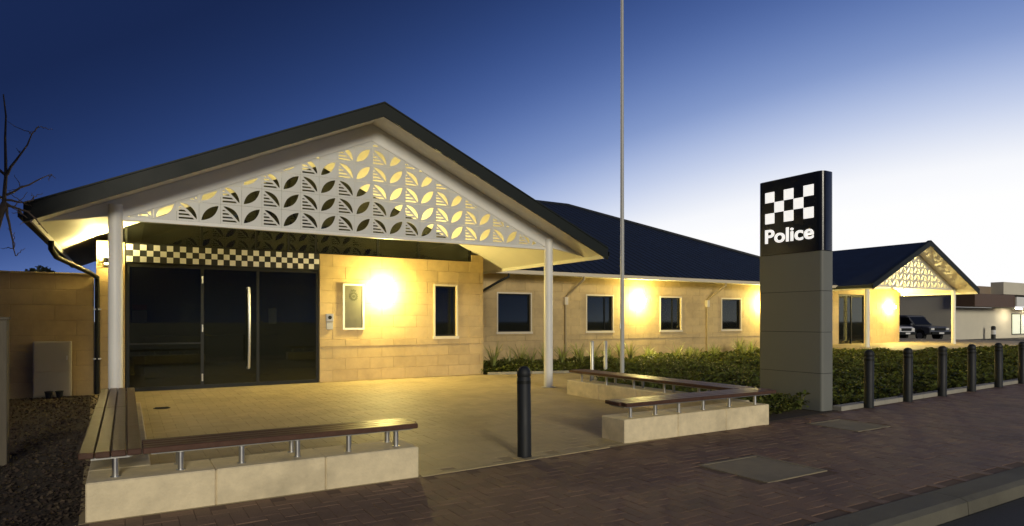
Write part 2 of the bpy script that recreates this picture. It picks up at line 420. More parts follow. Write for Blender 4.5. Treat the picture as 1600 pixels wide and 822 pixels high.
# concrete edging of the right bed, segment by segment
edging = tag(empty('bed_edging'), kind='structure')
x = 10.1
while x < 40:
    b = MB(); y0, y1 = edgeY(x), edgeY(x + 1.0)
    b.add([(x+.004, y0, -.05), (x+.996, y1, -.05), (x+.996, y1+.17, -.05), (x+.004, y0+.17, -.05), (x+.004, y0, .07), (x+.996, y1, .07), (x+.996, y1+.17, .07), (x+.004, y0+.17, .07)],
          [(0,3,2,1),(4,5,6,7),(0,1,5,4),(1,2,6,5),(2,3,7,6),(3,0,4,7)])
    b.build('edging_block', concrete, edging, bevel=0.012); x += 1.0
for (ax, ay), (bx_, by_) in (((8.5, 15.27), (10.9, 14.55)), ((10.92, 14.5), (10.92, 13.4)), ((10.9, 13.35), (8.15, 10.45))):
    n = max(1, int(math.hypot(bx_ - ax, by_ - ay) / 0.9)); nx, ny = -(by_ - ay), bx_ - ax; l = math.hypot(nx, ny); nx *= 0.05 / l; ny *= 0.05 / l
    for k in range(n):
        p = [(ax + (bx_ - ax) * q, ay + (by_ - ay) * q) for q in (k / n + 0.004, (k + 1) / n - 0.004)]
        MB().prism([(p[0][0] - nx, p[0][1] - ny), (p[1][0] - nx, p[1][1] - ny), (p[1][0] + nx, p[1][1] + ny), (p[0][0] + nx, p[0][1] + ny)], -0.04, 0.06, 'z').build('edging_block', concrete, edging)

# raised forecourt of the far portico
fc = MB().box(27.6, 46, 14.1, 30, -0.1, 0.24); fco = tag(fc.build('forecourt', paverm), kind='structure')
sheet('car_park', [(40, 9.5), (140, 15), (140, 90), (46.1, 90), (46.1, 30.1), (46.1, 14.0), (40, 14.0)], -0.02, asphalt)

# ================================================================== POLICE STATION
st = thing('police_station', 'single storey cream limestone police station with dark hipped roof and two gabled porches', 'building', (0, 15.4, 0))
RX, SL, APEX = 3.98, 0.447, 5.375     # ridge x, half width to eave, slope


def leaf(cx, cz, s, n=9):
    """diagonal lens rising to the right"""
    pts = []
    for sgn in (1, -1):
        for i in range(n):
            q = i / n if sgn == 1 else 1 - i / n
            a = 0.10 + 0.80 * q; w = 0.21 * math.sin(PI * q) ** 0.85 * sgn
            pts.append((cx + s * (a - w * 0.707), cz + s * (a + w * 0.707)))
    return pts
def clip(poly, A, B, C):
    """keep A x + B z <= C"""
    out = []
    for i in range(len(poly)):
        p, q = poly[i], poly[(i + 1) % len(poly)]
        dp, dq = A*p[0] + B*p[1] - C, A*q[0] + B*q[1] - C
        if dp <= 0: out.append(p)
        if dp * dq < 0:
            u = dp / (dp - dq); out.append((p[0] + (q[0]-p[0])*u, p[1] + (q[1]-p[1])*u))
    return out
def area(p): return 0.5 * abs(sum(p[i][0]*p[(i+1) % len(p)][1] - p[(i+1) % len(p)][0]*p[i][1] for i in range(len(p)))) if len(p) > 2 else 0
def half(cx, cz, s, n=10):
    """lens falling to the right: open crescent above its diagonal, slits below"""
    up = [(cx + s*0.12, cz + s*0.90)]
    for i in range(1, n):
        q = i / n; a = 0.10 + 0.80*q; w = 0.27 * math.sin(PI*q) ** 0.8
        up.append((cx + s*(a + w*0.707), cz + s*(1 - a + w*0.707)))
    up.append((cx + s*0.90, cz + s*0.12))
    up2 = []
    for i in range(n, -1, -1):
        q = i / n; a = 0.13 + 0.74*q; w = 0.04 * math.sin(PI*q)
        up2.append((cx + s*(a + w*0.707), cz + s*(1 - a + w*0.707)))
    res = [up + up2[1:-1]]
    for za, zb in ((0.11, 0.20), (0.29, 0.38), (0.47, 0.56), (0.65, 0.72)):
        p = [(cx + s*.09, cz + s*za), (cx + s*(.90 - za), cz + s*za), (cx + s*(.90 - zb), cz + s*zb), (cx + s*.09, cz + s*zb)]
        if .90 - za > .2: res.append(p)
    return res
def screen_tiles(rx, z0, apex, xa, xb, y, ncol):
    """perforated tiles of a gable screen, clipped by the rake; yields one MB per tile"""
    s = (xb - xa) / ncol
    for c in range(ncol):
        for r in range(6):
            x, z = xa + c * s, z0 + r * s
            sq = [(x + .002, z + .002), (x + s - .002, z + .002), (x + s - .002, z + s - .002), (x + .002, z + s - .002)]
            def cl(p, ins):
                p = clip(p, -SL, 1, apex - ins - SL * rx); p = clip(p, SL, 1, apex - ins + SL * rx); return p
            o = cl(sq, 0)
            if area(o) < 0.002: continue
            hs = []
            for h in ([leaf(x, z, s)] if c % 2 else half(x, z, s)):
                h = cl(h, 0.035)
                if area(h) > 0.0006: hs.append(h)
            yield MB().prism(o, y - 0.006, y + 0.006, 'y', hs)

def portico(rx, yf, ysc, yb, xl, xr, single, AP, EH, zb=0.0):
    """gabled porch roof, lining, barge boards, posts, screen"""
    def ztop(x, rx): return AP - SL * abs(x - rx)
    roof = MB()
    for sg in (-1, 1):
        e = rx + sg * EH
        roof.prism([(rx, AP), (e, ztop(e, rx)), (e, ztop(e, rx) - 0.05), (rx, AP - .05)], yf, yb, 'y')
    R = roof.build('roof', roofm, st)
    for sg in (-1, 1):
        e = rx + sg * (EH + 0.02)
        MB().prism([(rx, AP + .03), (e, ztop(e, rx) + 0.03), (e, ztop(e, rx) - 0.205), (rx, AP - .205)], yf - 0.045, yf - 0.003, 'y').build('barge_board', bargem, R)
        MB().prism([(rx, AP + .06), (e, ztop(e, rx) + 0.06), (e, ztop(e, rx) + 0.035), (rx, AP + .035)], yf - 0.06, yf + 0.10, 'y').build('barge_capping', bargem, R)
        e2 = rx + sg * (EH - 0.06)
        MB().prism([(rx, AP - .12), (e2, ztop(e2, rx) - 0.12), (e2, ztop(e2, rx) - 0.15), (rx, AP - .15)], yf + 0.002, yb, 'y').build('soffit', lining, R)
        # fascia + gutter along the eave
        ex = rx + sg * EH; zg = ztop(ex, rx)
        a, b = sorted((ex - sg * 0.075, ex - sg * 0.05))
        MB().box(a, b, yf + 0.01, yb, zg - 0.20, zg - 0.02).build('fascia', white, R)
        gp = [(0.0, 0.0), (0.13, 0.0), (0.13, 0.11), (0.118, 0.11), (0.118, 0.012), (0.012, 0.012), (0.012, 0.11), (0.0, 0.11)]
        MB().prism([(ex + sg * (q[0] - 0.045), zg - 0.145 + q[1]) for q in gp], yf - 0.02, yb, 'y').build('gutter', bargem, R)
    # rake beam in the screen plane
    ins = 0.12; apex = 4.90; dep = AP - .15 - apex
    for sg in (-1, 1):
        e = rx + sg * (EH - 0.10)
        def zc(x): return AP - .152 - SL * abs(x - rx)
        px = (xl if sg < 0 else xr)
        MB().prism([(rx, AP - .152), (e, zc(e)), (px, 3.10), (px, max(3.10, zc(px) - dep)), (rx, apex)] if zc(px) - dep > 3.1 else
                   [(rx, AP - .152), (e, zc(e)), (px, 3.12), (rx + sg * ((apex - 3.12) / SL), 3.12), (rx, apex)], ysc - 0.02, ysc + 0.05, 'y').build('rake_beam', white, R)
    sc = MB().box(xl, xr, ysc - 0.03, ysc + 0.06, 3.06, 3.118).build('screen_rail', white, st)
    x0 = rx - 12 * .3275; x1 = rx + 12 * .3275
    if single:
        al = MB()
        for mb in screen_tiles(rx, 3.122, apex + 0.003, x0, x1, ysc, 24): al.add(mb.v, mb.f)
        al.build('gable_screen', screenm, st)
    else:
        for mb in screen_tiles(rx, 3.122, apex + 0.003, x0, x1, ysc, 24): mb.build('screen_tile', screenm, sc)
    for px in (xl, xr):
        p = MB().lathe([(0.10, 0.0), (0.10, 3.30)], (px, ysc, zb), 24)
        if zb: p = MB().lathe([(0.10, zb), (0.10, 3.30)], (px, ysc, 0), 20)
        po = p.build('post', white, st, smooth=True)
        MB().lathe([(0.16, zb), (0.16, zb + 0.012), (0.11, zb + 0.014)], (px, ysc, 0), 20).build('base_plate', galv, po)
    return R

portico(RX, 11.0, 11.67, 21.0, -0.14, 8.05, False, APEX, 5.17)

# -- front facade of the left block, Y = 15.4
YF = 15.4
fw_holes = [(6.99, 7.61, 1.07, 2.40), (3.9, 8.08, 3.09, 5)]
cs = courses_of(0, 0.85, 3) + [(0.85, 1.02, 0.012)] + courses_of(1.02, 3.09, 7) + [(3.09, 3.28, 0)]
stone_wall(st, 'front_wall', 3.97, 8.44, YF, cs, 0.62, fw_holes)
stone_wall(st, 'end_wall', -0.52, -0.02, YF, courses_of(0, 3.12, 11), 0.5)
MB().box(8.19, 8.44, YF + 0.26, 18.2, 0, 3.25).build('return_wall', stone, st)
MB().box(-0.52, -0.27, YF + 0.26, 21, 0, 3.0).build('return_wall', stone, st)

# clerestory: raked dark glazing above the doors and wall
cl = MB().box(-0.02, 8.08, YF + 0.05, YF + 0.12, 3.085, 3.125).build('clerestory', darkal, st)
mull = [0.0, 1.42, 2.55, 3.27, 3.90, 5.44, 6.54, 8.06]
def zceil(x): return APEX - .155 - SL * abs(x - RX)
for a, b in zip(mull[:-1], mull[1:]):
    top = [(b - .02, zceil(b - .02))] + ([(RX, zceil(RX))] if a < RX < b else []) + [(a + .02, zceil(a + .02))]
    MB().prism([(a + .02, 3.128), (b - .02, 3.128)] + top, YF + 0.07, YF + 0.085, 'y').build('pane', gdark, cl)
for a in mull: MB().box(a - .025, a + .025, YF + 0.04, YF + 0.115, 3.128, zceil(a)).build('mullion', darkal, cl)
# checker band above the doors
cb = MB().box(0.0, 3.95, YF - 0.02, YF + 0.10, 2.705, 3.08).build('checker_band', blackm, st)
q = 0.1235; sqm = MB().box(0.003, q - .003, -0.008, 0, 0.003, q - .003).mesh('checker_square', checkw)
for r in range(3):
    for c in range(32):
        if (r + c) % 2 == 0:
            o = link('checker_square', sqm, cb); o.location = (c * q, YF - 0.0225, 2.71 + r * q)
# entrance: sidelight, door leaf with pull handle, sidelight
ent = MB()
for a in (0.0, 1.40, 2.55, 3.89): ent.box(a, a + .06, YF + 0.03, YF + 0.10, 0, 2.70)
for a, b in ((0.06, 1.40), (1.46, 2.55), (2.61, 3.89)): ent.box(a, b, YF + 0.032, YF + 0.098, 2.62, 2.70).box(a, b, YF + 0.032, YF + 0.098, 0, 0.08)
en = ent.build('entrance_frame', darkal, st)
for a, b in ((0.061, 1.399), (1.461, 2.549), (2.611, 3.889)): MB().box(a, b, YF + 0.045, YF + 0.057, 0.081, 2.619).build('glass_pane', gdark, en)
MB().box(0.061, 1.399, YF + 0.03, YF + 0.07, 0.98, 1.01).build('transom_bar', darkal, en)
hd = []
for i in range(13):
    qv = i / 12; hd.append((2.37, YF - 0.06 - 0.07 * math.sin(PI * qv), 0.42 + 1.80 * qv))
MB().tube([(2.37, YF + 0.04, 0.42)] + hd + [(2.37, YF + 0.04, 2.22)], 0.033, 12).build('pull_handle', chrome, en, smooth=True)
for z in (0.24, 1.32, 2.38): MB().lathe([(0.016, -0.08), (0.016, 0.08)], (1.43, YF + 0.01, z), 10).build('hinge', chrome, en, smooth=True)
# lobby behind the glass
lob = MB().box(-0.25, 8.1, 20.4, 20.5, 0, 3.6).box(-0.25, 8.1, YF + 0.3, 20.4, -0.03, 0.005).box(-0.25, 8.1, YF + 0.3, 20.4, 3.6, 3.63).build('lobby', roomm, st)
MB().prism([(-0.4, 3.18), (8.0, 3.18), (RX, 5.1)], 20.51, 20.6, 'y').build('rear_gable', roomm, lob)
MB().box(0.4, 3.6, 18.4, 19.0, 0.02, 1.05).box(0.35, 3.65, 18.35, 19.05, 1.05, 1.09).build('counter', postwood, lob)
MB().box(0.12, 0.42, 17.3, 17.32, 1.45, 1.72).build('notice', checkw, lob); MB().box(0.12, 0.42, 17.3, 17.32, 1.74, 1.86).build('notice', redm, lob)
MB().box(1.15, 1.45, 17.3, 17.32, 1.4, 1.9).build('notice', paperm, lob)
MB().box(3.15, 3.35, 17.3, 17.32, 1.4, 1.8).build('notice', checkw, lob)
# narrow window
def window(x0, x1, z0, z1, y, dx=0.05, mull=None):
    f = MB()
    f.box(x0, x0 + .04, y + 0.06, y + 0.13, z0, z1).box(x1 - .04, x1, y + 0.06, y + 0.13, z0, z1)
    f.box(x0 + .04, x1 - .04, y + 0.06, y + 0.13, z0, z0 + .04).box(x0 + .04, x1 - .04, y + 0.06, y + 0.13, z1 - .04, z1)
    w = f.build('window', darkal, st)
    if mull: MB().box(mull - .02, mull + .02, y + 0.065, y + 0.125, z0 + .04, z1 - .04).build('mullion', darkal, w)
    MB().box(x0 + .04, x1 - .04, y + 0.09, y + 0.10, z0 + .04, z1 - .04).build('pane', gwin, w)
    s = MB().box(x0 - .07, x1 + .07, y - 0.035, y + 0.055, z0 - .075, z0 - 0.002).build('sill', cream, w)
    MB().box(x1 + 0.002, x1 + .045, y - 0.02, y + 0.055, z0, z1 + .05).box(x0 - .045, x0 - 0.002, y - 0.02, y + 0.055, z0, z1 + .05).box(x0 - 0.002, x1 + 0.002, y - 0.018, y + 0.053, z1 + 0.002, z1 + .05).build('surround', cream, w)
    MB().box(x0 - .05, x1 + .05, y + 0.27, y + 0.29, z0 - .1, z1 + .1).build('blind', roomm, w)
    return w
window(6.99, 7.61, 1.07, 2.40, YF)
# -- window wing, Y = 18
YW = 18.0
wins = [(10.41, 11.69), (14.09, 15.28), (17.69, 18.79), (21.17, 22.33), (25.2, 26.3)]
stone_wall(st, 'wing_wall', 8.44, 28.9, YW, courses_of(0, 0.80, 3) + [(0.80, 0.98, 0.012)] + courses_of(0.98, 3.08, 7), 0.76, [(a, b, 1.11, 2.37) for a, b in wins])
for i, (a, b) in enumerate(wins): window(a, b, 1.11, 2.37, YW, mull=(b - 0.32 if i == 1 else (a + 0.7 if i == 2 else None)))
def roofz(y): return 3.13 + 0.45 * (y - 17.3)
yr = 27.2
wr = MB()
wr.add([(6.0, 17.3, roofz(17.3)), (30.2, 17.3, roofz(17.3)), (20.0, yr, roofz(yr)), (9.5, yr, roofz(yr)), (9.5, 21.0, roofz(21.0)), (6.0, 21.0, roofz(21.0)),
        (30.2, 37.1, roofz(17.3)), (9.5, 37.1, roofz(17.3))],
       [(0, 1, 2, 3, 4, 5), (1, 6, 2), (6, 7, 3, 2)])
wro = wr.build('roof', roofm, st)
# roof sheeting ribs on the slope that faces the street
ribs = MB()
for k in range(1, 60):
    x = 8.6 + k * 0.36
    if x > 29.6: break
    ye = min(yr, 17.3 + (30.2 - x) * (yr - 17.3) / 10.2)
    ribs.add([(x - .02, 17.25, roofz(17.25)), (x + .02, 17.25, roofz(17.25)), (x, 17.25, roofz(17.25) + .022), (x - .02, ye, roofz(ye)), (x + .02, ye, roofz(ye)), (x, ye, roofz(ye) + .022)], [(0, 1, 2), (0, 3, 5, 2), (1, 4, 5, 2)])
ro = ribs.build('roof_ribs', roofm, wro); ro['kind'] = 'stuff'
MB().tube([(30.2, 17.3, roofz(17.3) + .02), (20.0, yr, roofz(yr) + .02)], 0.07, 8).build('hip_capping', roofm, wro)
MB().tube([(20.0, yr, roofz(yr) + .02), (9.5, yr, roofz(yr) + .02)], 0.07, 8).build('ridge_capping', roofm, wro)
MB().box(8.75, 28.6, 17.36, YW + 0.02, 3.02, 3.05).build('soffit', lining, wro)
gp = [(0.0, 0.0), (-0.13, 0.0), (-0.13, 0.12), (-0.118, 0.12), (-0.118, 0.012), (-0.012, 0.012), (-0.012, 0.12), (0.0, 0.12)]
MB().prism([(17.35 + a, 2.98 + b) for a, b in gp], 8.9, 28.6, 'x').build('gutter', cream, wro)
def downpipe(x0, x1, y):
    z = 2.98
    d = MB().tube([(x0, 17.28, z + .01), (x0, 17.28, z - .10), (x0 - (x0 - x1) * .25, 17.4, z - .22), (x0 - (x0 - x1) * .85, y - .12, z - .62), (x1, y - .07, z - .74), (x1, y - .07, 0.1)], 0.04, 10).build('downpipe', M('pipe_beige', (.36, .28, .15), .5, .05, 3) if x1 > 12 else darkal, st, smooth=True)
    MB().box(x1 - .07, x1 + .07, y - .14, y - .005, z - .95, z - .68).build('rainhead', cream, d, bevel=.008)
downpipe(13.40, 13.10, YW); downpipe(20.55, 20.22, YW); downpipe(10.4, 9.5, YW)
# left downpipe from the porch gutter to the end wall
lp = [(-1.10, 13.4, 2.86), (-1.10, 13.42, 2.72), (-1.04, 13.6, 2.60), (-0.62, 15.05, 2.44), (-0.50, 15.3, 2.36), (-0.50, 15.33, 2.2), (-0.50, 15.33, 0.0)]
dp = MB().tube(lp, 0.045, 12).build('downpipe', darkal, st, smooth=True)
for z in (0.7, 1.7): MB().box(-0.57, -0.43, 15.29, 15.40, z, z + .03).build('pipe_bracket', galv, dp)

# -- far portico block
portico(33.0, 15.6, 16.5, 30.0, 29.25, 37.35, True, 5.27, 4.95, zb=0.24)
YB = 19.4
core_holes = [(31.75, 34.1, 0.24, 2.85)]
stone_wall(st, 'porch_wall', 29.0, 37.65, YB, courses_of(0.24, 3.20, 8), 0.9, core_holes)
fd = MB()
for a in (31.76, 32.9, 34.03): fd.box(a, a + .06, YB + .02, YB + .10, .24, 2.84)
fd.box(31.82, 34.03, YB + .02, YB + .10, 2.76, 2.84)
fdo = fd.build('porch_door', darkal, st)
for a, b in ((31.82, 32.9), (32.96, 34.03)): MB().box(a, b, YB + .05, YB + .06, .26, 2.76).build('glass_pane', gwin, fdo)
MB().box(31.3, 34.6, YB + 1.8, YB + 1.9, .24, 3.1).build('inner_wall', roomm, st)
MB().box(32.0, 32.25, YB + 1.2, YB + 1.25, .3, 2.1).build('display_panel', redm, st)
MB().box(33.3, 33.6, YB + 1.2, YB + 1.25, .3, 2.0).build('display_panel', checkw, st)
MB().box(29.0, 29.25, YB + .26, 30, .24, 3.05).build('return_wall', stone, st)
MB().box(37.4, 37.65, YB + .26, 30, .24, 3.05).build('return_wall', stone, st)
pgable = MB().prism([(29.0, 3.205), (37.0, 3.205), (33.0, 5.08)], YB + .02, YB + .1, 'y').build('gable_lining', lining, st)

# ================================================================== boundary wall on the left
bw = thing('boundary_wall', 'tall cream limestone block wall left of the porch', 'wall', (-4, 15.3, 0))
w = stone_wall(bw, 'wall_face', -7.5, -0.56, 15.36, courses_of(-0.02, 2.40, 8), 0.7)
x = -7.5
while x < -0.6:
    MB().box(x + .004, min(x + .69, -0.56), 15.32, 15.64, 2.402, 2.44).build('coping', stone, bw, bevel=.006); x += 0.7

# ================================================================== wall lamps
def wall_lamp(x, y, z, label, mat=None, r=0.095, off=0.25):
    t = thing('wall_lamp', label, 'lamp', (x, y, z), 'round wall lamps')
    a = MB(); ring = []
    for k in range(16): ring.append((x + .08 * math.cos(2*PI*k/16), z + .08 * math.sin(2*PI*k/16)))
    a.prism(ring, y - .03, y - .002, 'y'); a.build('back_plate', white, t)
    MB().tube([(x, y - .028, z), (x, y - off + r * .8, z)], 0.03, 10).build('arm', white, t)
    gl = MB().lathe([(r * math.sin(PI * k / 10) + 1e-4, -r * math.cos(PI * k / 10)) for k in range(11)], (x, y - off, z), 16)
    gl.build('globe', mat or lampm, t, smooth=True)
    return t
wall_lamp(5.53, YF, 2.23, 'glowing round wall lamp beside the notice case, under the left porch')
wall_lamp(16.55, YW, 2.23, 'glowing wall lamp between the second and third windows of the long wing')
wall_lamp(23.72, YW, 2.20, 'glowing wall lamp on the long wing peeping past the police sign')
wall_lamp(36.6, YB, 2.22, 'glowing wall lamp on the wall of the far porch')
t = thing('ceiling_lamp', 'small lit ceiling lamp behind the screen of the far porch', 'lamp', (34.6, 17.6, 2.9))
MB().tube([(34.6, 17.6, 4.42), (34.6, 17.6, 2.99)], .015, 8).build('stem', white, t)
MB().lathe([(.11 * math.sin(PI*k/8) + 1e-4, -.11 * math.cos(PI*k/8)) for k in range(9)], (34.6, 17.6, 2.90), 14).build('globe', emit('ceiling_globe', (1.0, .81, .30), 600.0), t, smooth=True)
t = thing('wall_light', 'small black lamp high on the wall left of the entrance lighting the eave', 'lamp', (-0.33, 15.38, 2.7))
MB().box(-0.38, -0.28, 15.33, 15.385, 2.60, 2.80).build('back_plate', darkal, t, bevel=.005)
MB().lathe([(0.055, -.07), (0.055, .05), (0.05, .06)], (-0.33, 15.25, 2.72), 14).build('housing', darkal, t, smooth=True)
lampu = emit('uplight_glow', (1.0, 0.81, 0.31), 6000.0)
MB().lathe([(0.045, 0.062), (0.045, 0.068)], (-0.33, 15.25, 2.72), 14).build('upper_lens', lampu, t)
MB().lathe([(0.045, -0.078), (0.045, -0.072)], (-0.33, 15.25, 2.72), 14).build('lower_lens', emit('downlight_glow', (1.0, 0.77, 0.27), 200.0), t)

# ================================================================== notice case, intercom, meter box
t = thing('notice_case', 'grey glazed notice case with a dark crest, in a white frame on the front wall', 'notice board', (4.79, YF, 1.26))
f = MB(); a, b, c, d = 4.52, 5.06, 1.26, 2.39; y = YF - .04
f.box(a, a + .045, y, YF - .003, c, d).box(b - .045, b, y, YF - .003, c, d).box(a + .045, b - .045, y, YF - .003, c, c + .045).box(a + .045, b - .045, y, YF - .003, d - .045, d).build('frame', white, t)
MB().box(a + .045, b - .045, y + .012, YF - .003, c + .045, d - .045).build('panel', paperm, t)
emb = M('crest_ink', (0.05, 0.055, 0.03), 0.6, 0.1, 6)
cx, cz, yy = 4.79, 2.08, y + .011
ringp = lambda r0, n=22, z=cz, sx=1: [(cx + sx * r0 * math.cos(2*PI*k/n), z + r0 * 1.08 * math.sin(2*PI*k/n)) for k in range(n)]
cr = MB().prism(ringp(.095), yy - .004, yy, 'y', [ringp(.058)]).build('crest', emb, t)
MB().prism(ringp(.035), yy - .004, yy, 'y').build('crest_centre', emb, cr)
MB().prism([(cx - .05, cz + .115), (cx + .05, cz + .115), (cx + .06, cz + .17), (cx + .03, cz + .15), (cx, cz + .185), (cx - .03, cz + .15), (cx - .06, cz + .17)], yy - .004, yy, 'y').build('crest_crown', emb, cr)
for k in range(14):
    an = 2*PI*k/14; px, pz = cx + .098 * math.cos(an), cz + .105 * math.sin(an)
    MB().prism([(px - .014, pz), (px, pz + .014), (px + .014, pz), (px, pz - .014)], yy - .003, yy + .001, 'y').build('crest_leaf', emb, cr)
t = thing('intercom', 'small silver intercom box on the wall right of the entrance doors', 'intercom', (4.2, YF, 1.28))
MB().box(4.11, 4.29, YF - .05, YF - .003, 1.46, 1.65).build('speaker_plate', chrome, t, bevel=.006)
ring = [(4.2 + .045*math.cos(2*PI*k/16), 1.56 + .045*math.sin(2*PI*k/16)) for k in range(16)]
MB().prism(ring, YF - .058, YF - .05, 'y').build('camera_eye', darkal, t)
MB().box(4.12, 4.28, YF - .04, YF - .003, 1.27, 1.45).build('keypad', galv, t, bevel=.006)
t = thing('meter_box', 'grey metal meter box standing against the limestone boundary wall', 'box', (-1.22, 15.3, 0))
greyp = M('grey_cabinet', (0.46, 0.42, 0.32), 0.55, 0.05, 3, stain=.1)
MB().box(-1.53, -0.92, 15.16, 15.35, 0, 1.08).build('cabinet', greyp, t, bevel=.008)
MB().box(-1.51, -0.94, 15.145, 15.158, 0.50, 1.06).build('door', greyp, t, bevel=.004)
MB().box(-1.51, -0.94, 15.145, 15.158, 0.03, 0.485).build('door', greyp, t, bevel=.004)
MB().box(-1.0, -0.98, 15.12, 15.144, 0.72, 0.80).build('latch', chrome, t)
for px, lab in ((-1.27, 'small black pot at the foot of the grey meter box, nearer its middle'), (-1.10, 'small black pot at the foot of the grey meter box, nearer the porch')):
    t = thing('small_pot', lab, 'pot', (px, 15.02, 0))
    MB().lathe([(.045, 0), (.062, .11), (.07, .115), (.07, .13), (.055, .13), (.05, .10)], (px, 15.02, 0), 14).build('pot', blackm, t, smooth=True)
    MB().lathe([(.048, .10), (.02, .115)], (px, 15.02, 0), 10).build('potting_mix', soil, t)

# ================================================================== benches on stone plinths
def corner_bench(label, plinths, seats, legs, loc, edges=()):
    t = thing('corner_bench', label, 'bench', loc)
    for (x0, x1, y0, y1, ax, ln) in plinths:
        pl = MB().box(x0 + .012, x1 - .012, y0 + .012, y1 - .012, -.05, .26).build('plinth', mortar, t)
        a, e = (x0, x1) if ax == 'x' else (y0, y1)
        n = max(1, round((e - a) / ln)); s = (e - a) / n
        for k in range(n):
            p, q2 = a + k * s + .002, a + (k + 1) * s - .002
            bb = MB().box(*((p, q2, y0, y1) if ax == 'x' else (x0, x1, p, q2)), -.05, .285 + random.uniform(-.002, .002))
            bb.build('stone_block', plinthm, pl, bevel=.010)
    for (x0, x1, y0, y1, ax, n, cuts) in seats:
        se = None
        a, e = (y0, y1) if ax == 'x' else (x0, x1); s = (e - a) / n
        for k in range(n):
            p, q2 = a + k * s + .003, a + (k + 1) * s - .003
            ends = ([x0] + cuts + [x1]) if ax == 'x' else ([y0] + cuts + [y1])
            for u0, u1 in zip(ends[:-1], ends[1:]):
                r0 = u0 + (0.03 if (k in (0, n - 1) and u0 == ends[0] and x0 > 1) else 0) + .002; r1 = u1 - (0.03 if (k in (0, n - 1) and u1 == ends[-1]) else 0) - .002
                dz = random.uniform(-.0015, .0015)
                bb = MB().box(*((r0, r1, p, q2) if ax == 'x' else (p, q2, r0, r1)), .452 + dz, .50 + dz)
                bb.build('plank', wood, t, bevel=.007)
        if ax == 'x': MB().box(x0 + .06, x1 - .06, y0 + .08, y1 - .08, .430, .450).build('bearer', galv, t)
        else: MB().box(x0 + .08, x1 - .08, y0 + .06, y1 - .06, .430, .450).build('bearer', galv, t)
    for px, py in legs:
        l = MB().lathe([(.024, .288), (.024, .43)], (px, py, 0), 12).build('leg', chrome, t, smooth=True)
        MB().lathe([(.036, .286), (.036, .291)], (px, py, 0), 14).build('foot_plate', chrome, l)
    return t
corner_bench('L-shaped jarrah bench on a pale limestone plinth, left of the plaza opening',
    [(-.26, 2.40, 5.66, 6.12, 'x', 1.0), (-.26, .18, 6.125, 10.9, 'y', 1.0)],
    [(.110, 2.45, 5.72, 6.14, 'x', 4, []), (-.31, .108, 5.72, 11.0, 'y', 4, [8.6])],
    [(-.07, 5.80), (.38, 5.80), (.84, 5.80), (1.30, 5.80), (1.76, 5.80), (2.22, 5.80), (.38, 6.04), (1.30, 6.04), (2.22, 6.04)] + [(-.2, 6.6 + k * .95) for k in range(5)] + [(.02, 6.6 + k * .95) for k in range(5)],
    (1.0, 5.9, 0))
corner_bench('L-shaped jarrah bench on a stone plinth beside the garden bed and police sign',
    [(5.18, 7.92, 5.88, 6.32, 'x', 1.0), (7.62, 8.06, 6.325, 10.4, 'y', 1.0)],
    [(5.10, 7.98, 5.78, 6.20, 'x', 4, []), (7.58, 8.02, 6.207, 10.3, 'y', 4, [8.3])],
    [(5.38, 6.0), (5.80, 6.0), (6.22, 6.0), (6.68, 6.0), (7.2, 6.0), (7.75, 6.0)] + [(7.70, 7.0 + k * .75) for k in range(5)] + [(7.92, 7.0 + k * .75) for k in range(5)],
    (6.5, 6.1, 0))

# ================================================================== bollards
def bollard_meshes():
    prof = [(.077, -.05), (.077, .86), (.072, .866), (.072, .880), (.077, .886), (.077, .925), (.066, .958), (.040, .985), (.002, .992)]
    b = MB().lathe(prof, (0, 0, 0), 24); 
    import bmesh
    m = b.mesh('bollard_shaft', blackm, True)
    c = MB().lathe([(.082, -.004), (.082, .006), (.077, .008)], (0, 0, 0), 24).mesh('base_collar', blackm, True)
    r = MB().lathe([(.0785, .800), (.0785, .835)], (0, 0, 0), 24).mesh('band', darkal, True)
    return m, c, r
bm_, bc_, br_ = bollard_meshes()
BOL = [(3.75, 5.90, 'black rounded-top bollard alone in the opening between the two benches'),
       (10.88, 6.11, 'black bollard nearest the police sign, first of the row along the bed'),
       (12.32, 6.20, 'second black bollard from the police sign along the bed'),
       (13.78, 6.29, 'third black bollard from the police sign along the bed'),
       (15.19, 6.37, 'fourth black bollard from the police sign along the bed'),
       (16.67, 6.46, 'fifth black bollard from the police sign along the bed'),
       (18.14, 6.56, 'black bollard farthest from the police sign, at the right edge of view')]
for x, y, lab in BOL:
    t = thing('bollard', lab, 'bollard', (x, y, 0), 'black bollards along the footpath'); t.rotation_euler = (random.uniform(-.008, .008), random.uniform(-.008, .008), 0)
    for n_, m_ in (('shaft', bm_), ('base_collar', bc_), ('band', br_)):
        o = bpy.data.objects.new(n_, m_); COL.objects.link(o); o.parent = t

# ================================================================== totem sign
t = thing('police_sign', 'tall grey totem sign with black head reading Police under a white checker', 'sign', (9.88, 6.85, 0))
X0, X1, Y0, Y1 = 9.72, 10.04, 6.22, 7.44
def rounded(x0, x1, y0, y1, r, n=5):
    pts = []
    for cx, cy, a0 in ((x1 - r, y0 + r, -90), (x1 - r, y1 - r, 0), (x0 + r, y1 - r, 90), (x0 + r, y0 + r, 180)):
        for k in range(n + 1):
            a = math.radians(a0 + 90 * k / n); pts.append((cx + r * math.cos(a), cy + r * math.sin(a)))
    return pts
zs = [0.0, 0.62, 1.30, 1.98, 2.64]
for a, b in zip(zs[:-1], zs[1:]):
    MB().prism(rounded(X0, X1, Y0, Y1, .05), a + .004, b - .004, 'z').build('cladding_panel', signgrey, t, smooth=True)
MB().prism(rounded(X0 + .01, X1 - .01, Y0 + .01, Y1 - .01, .045), 0, 2.66, 'z').build('core', darkal, t)
hd_ = MB().prism(rounded(X0 - .012, X1 + .012, Y0 - .012, Y1 + .012, .10), 2.645, 3.95, 'z').build('sign_head', signblack, t, smooth=True)
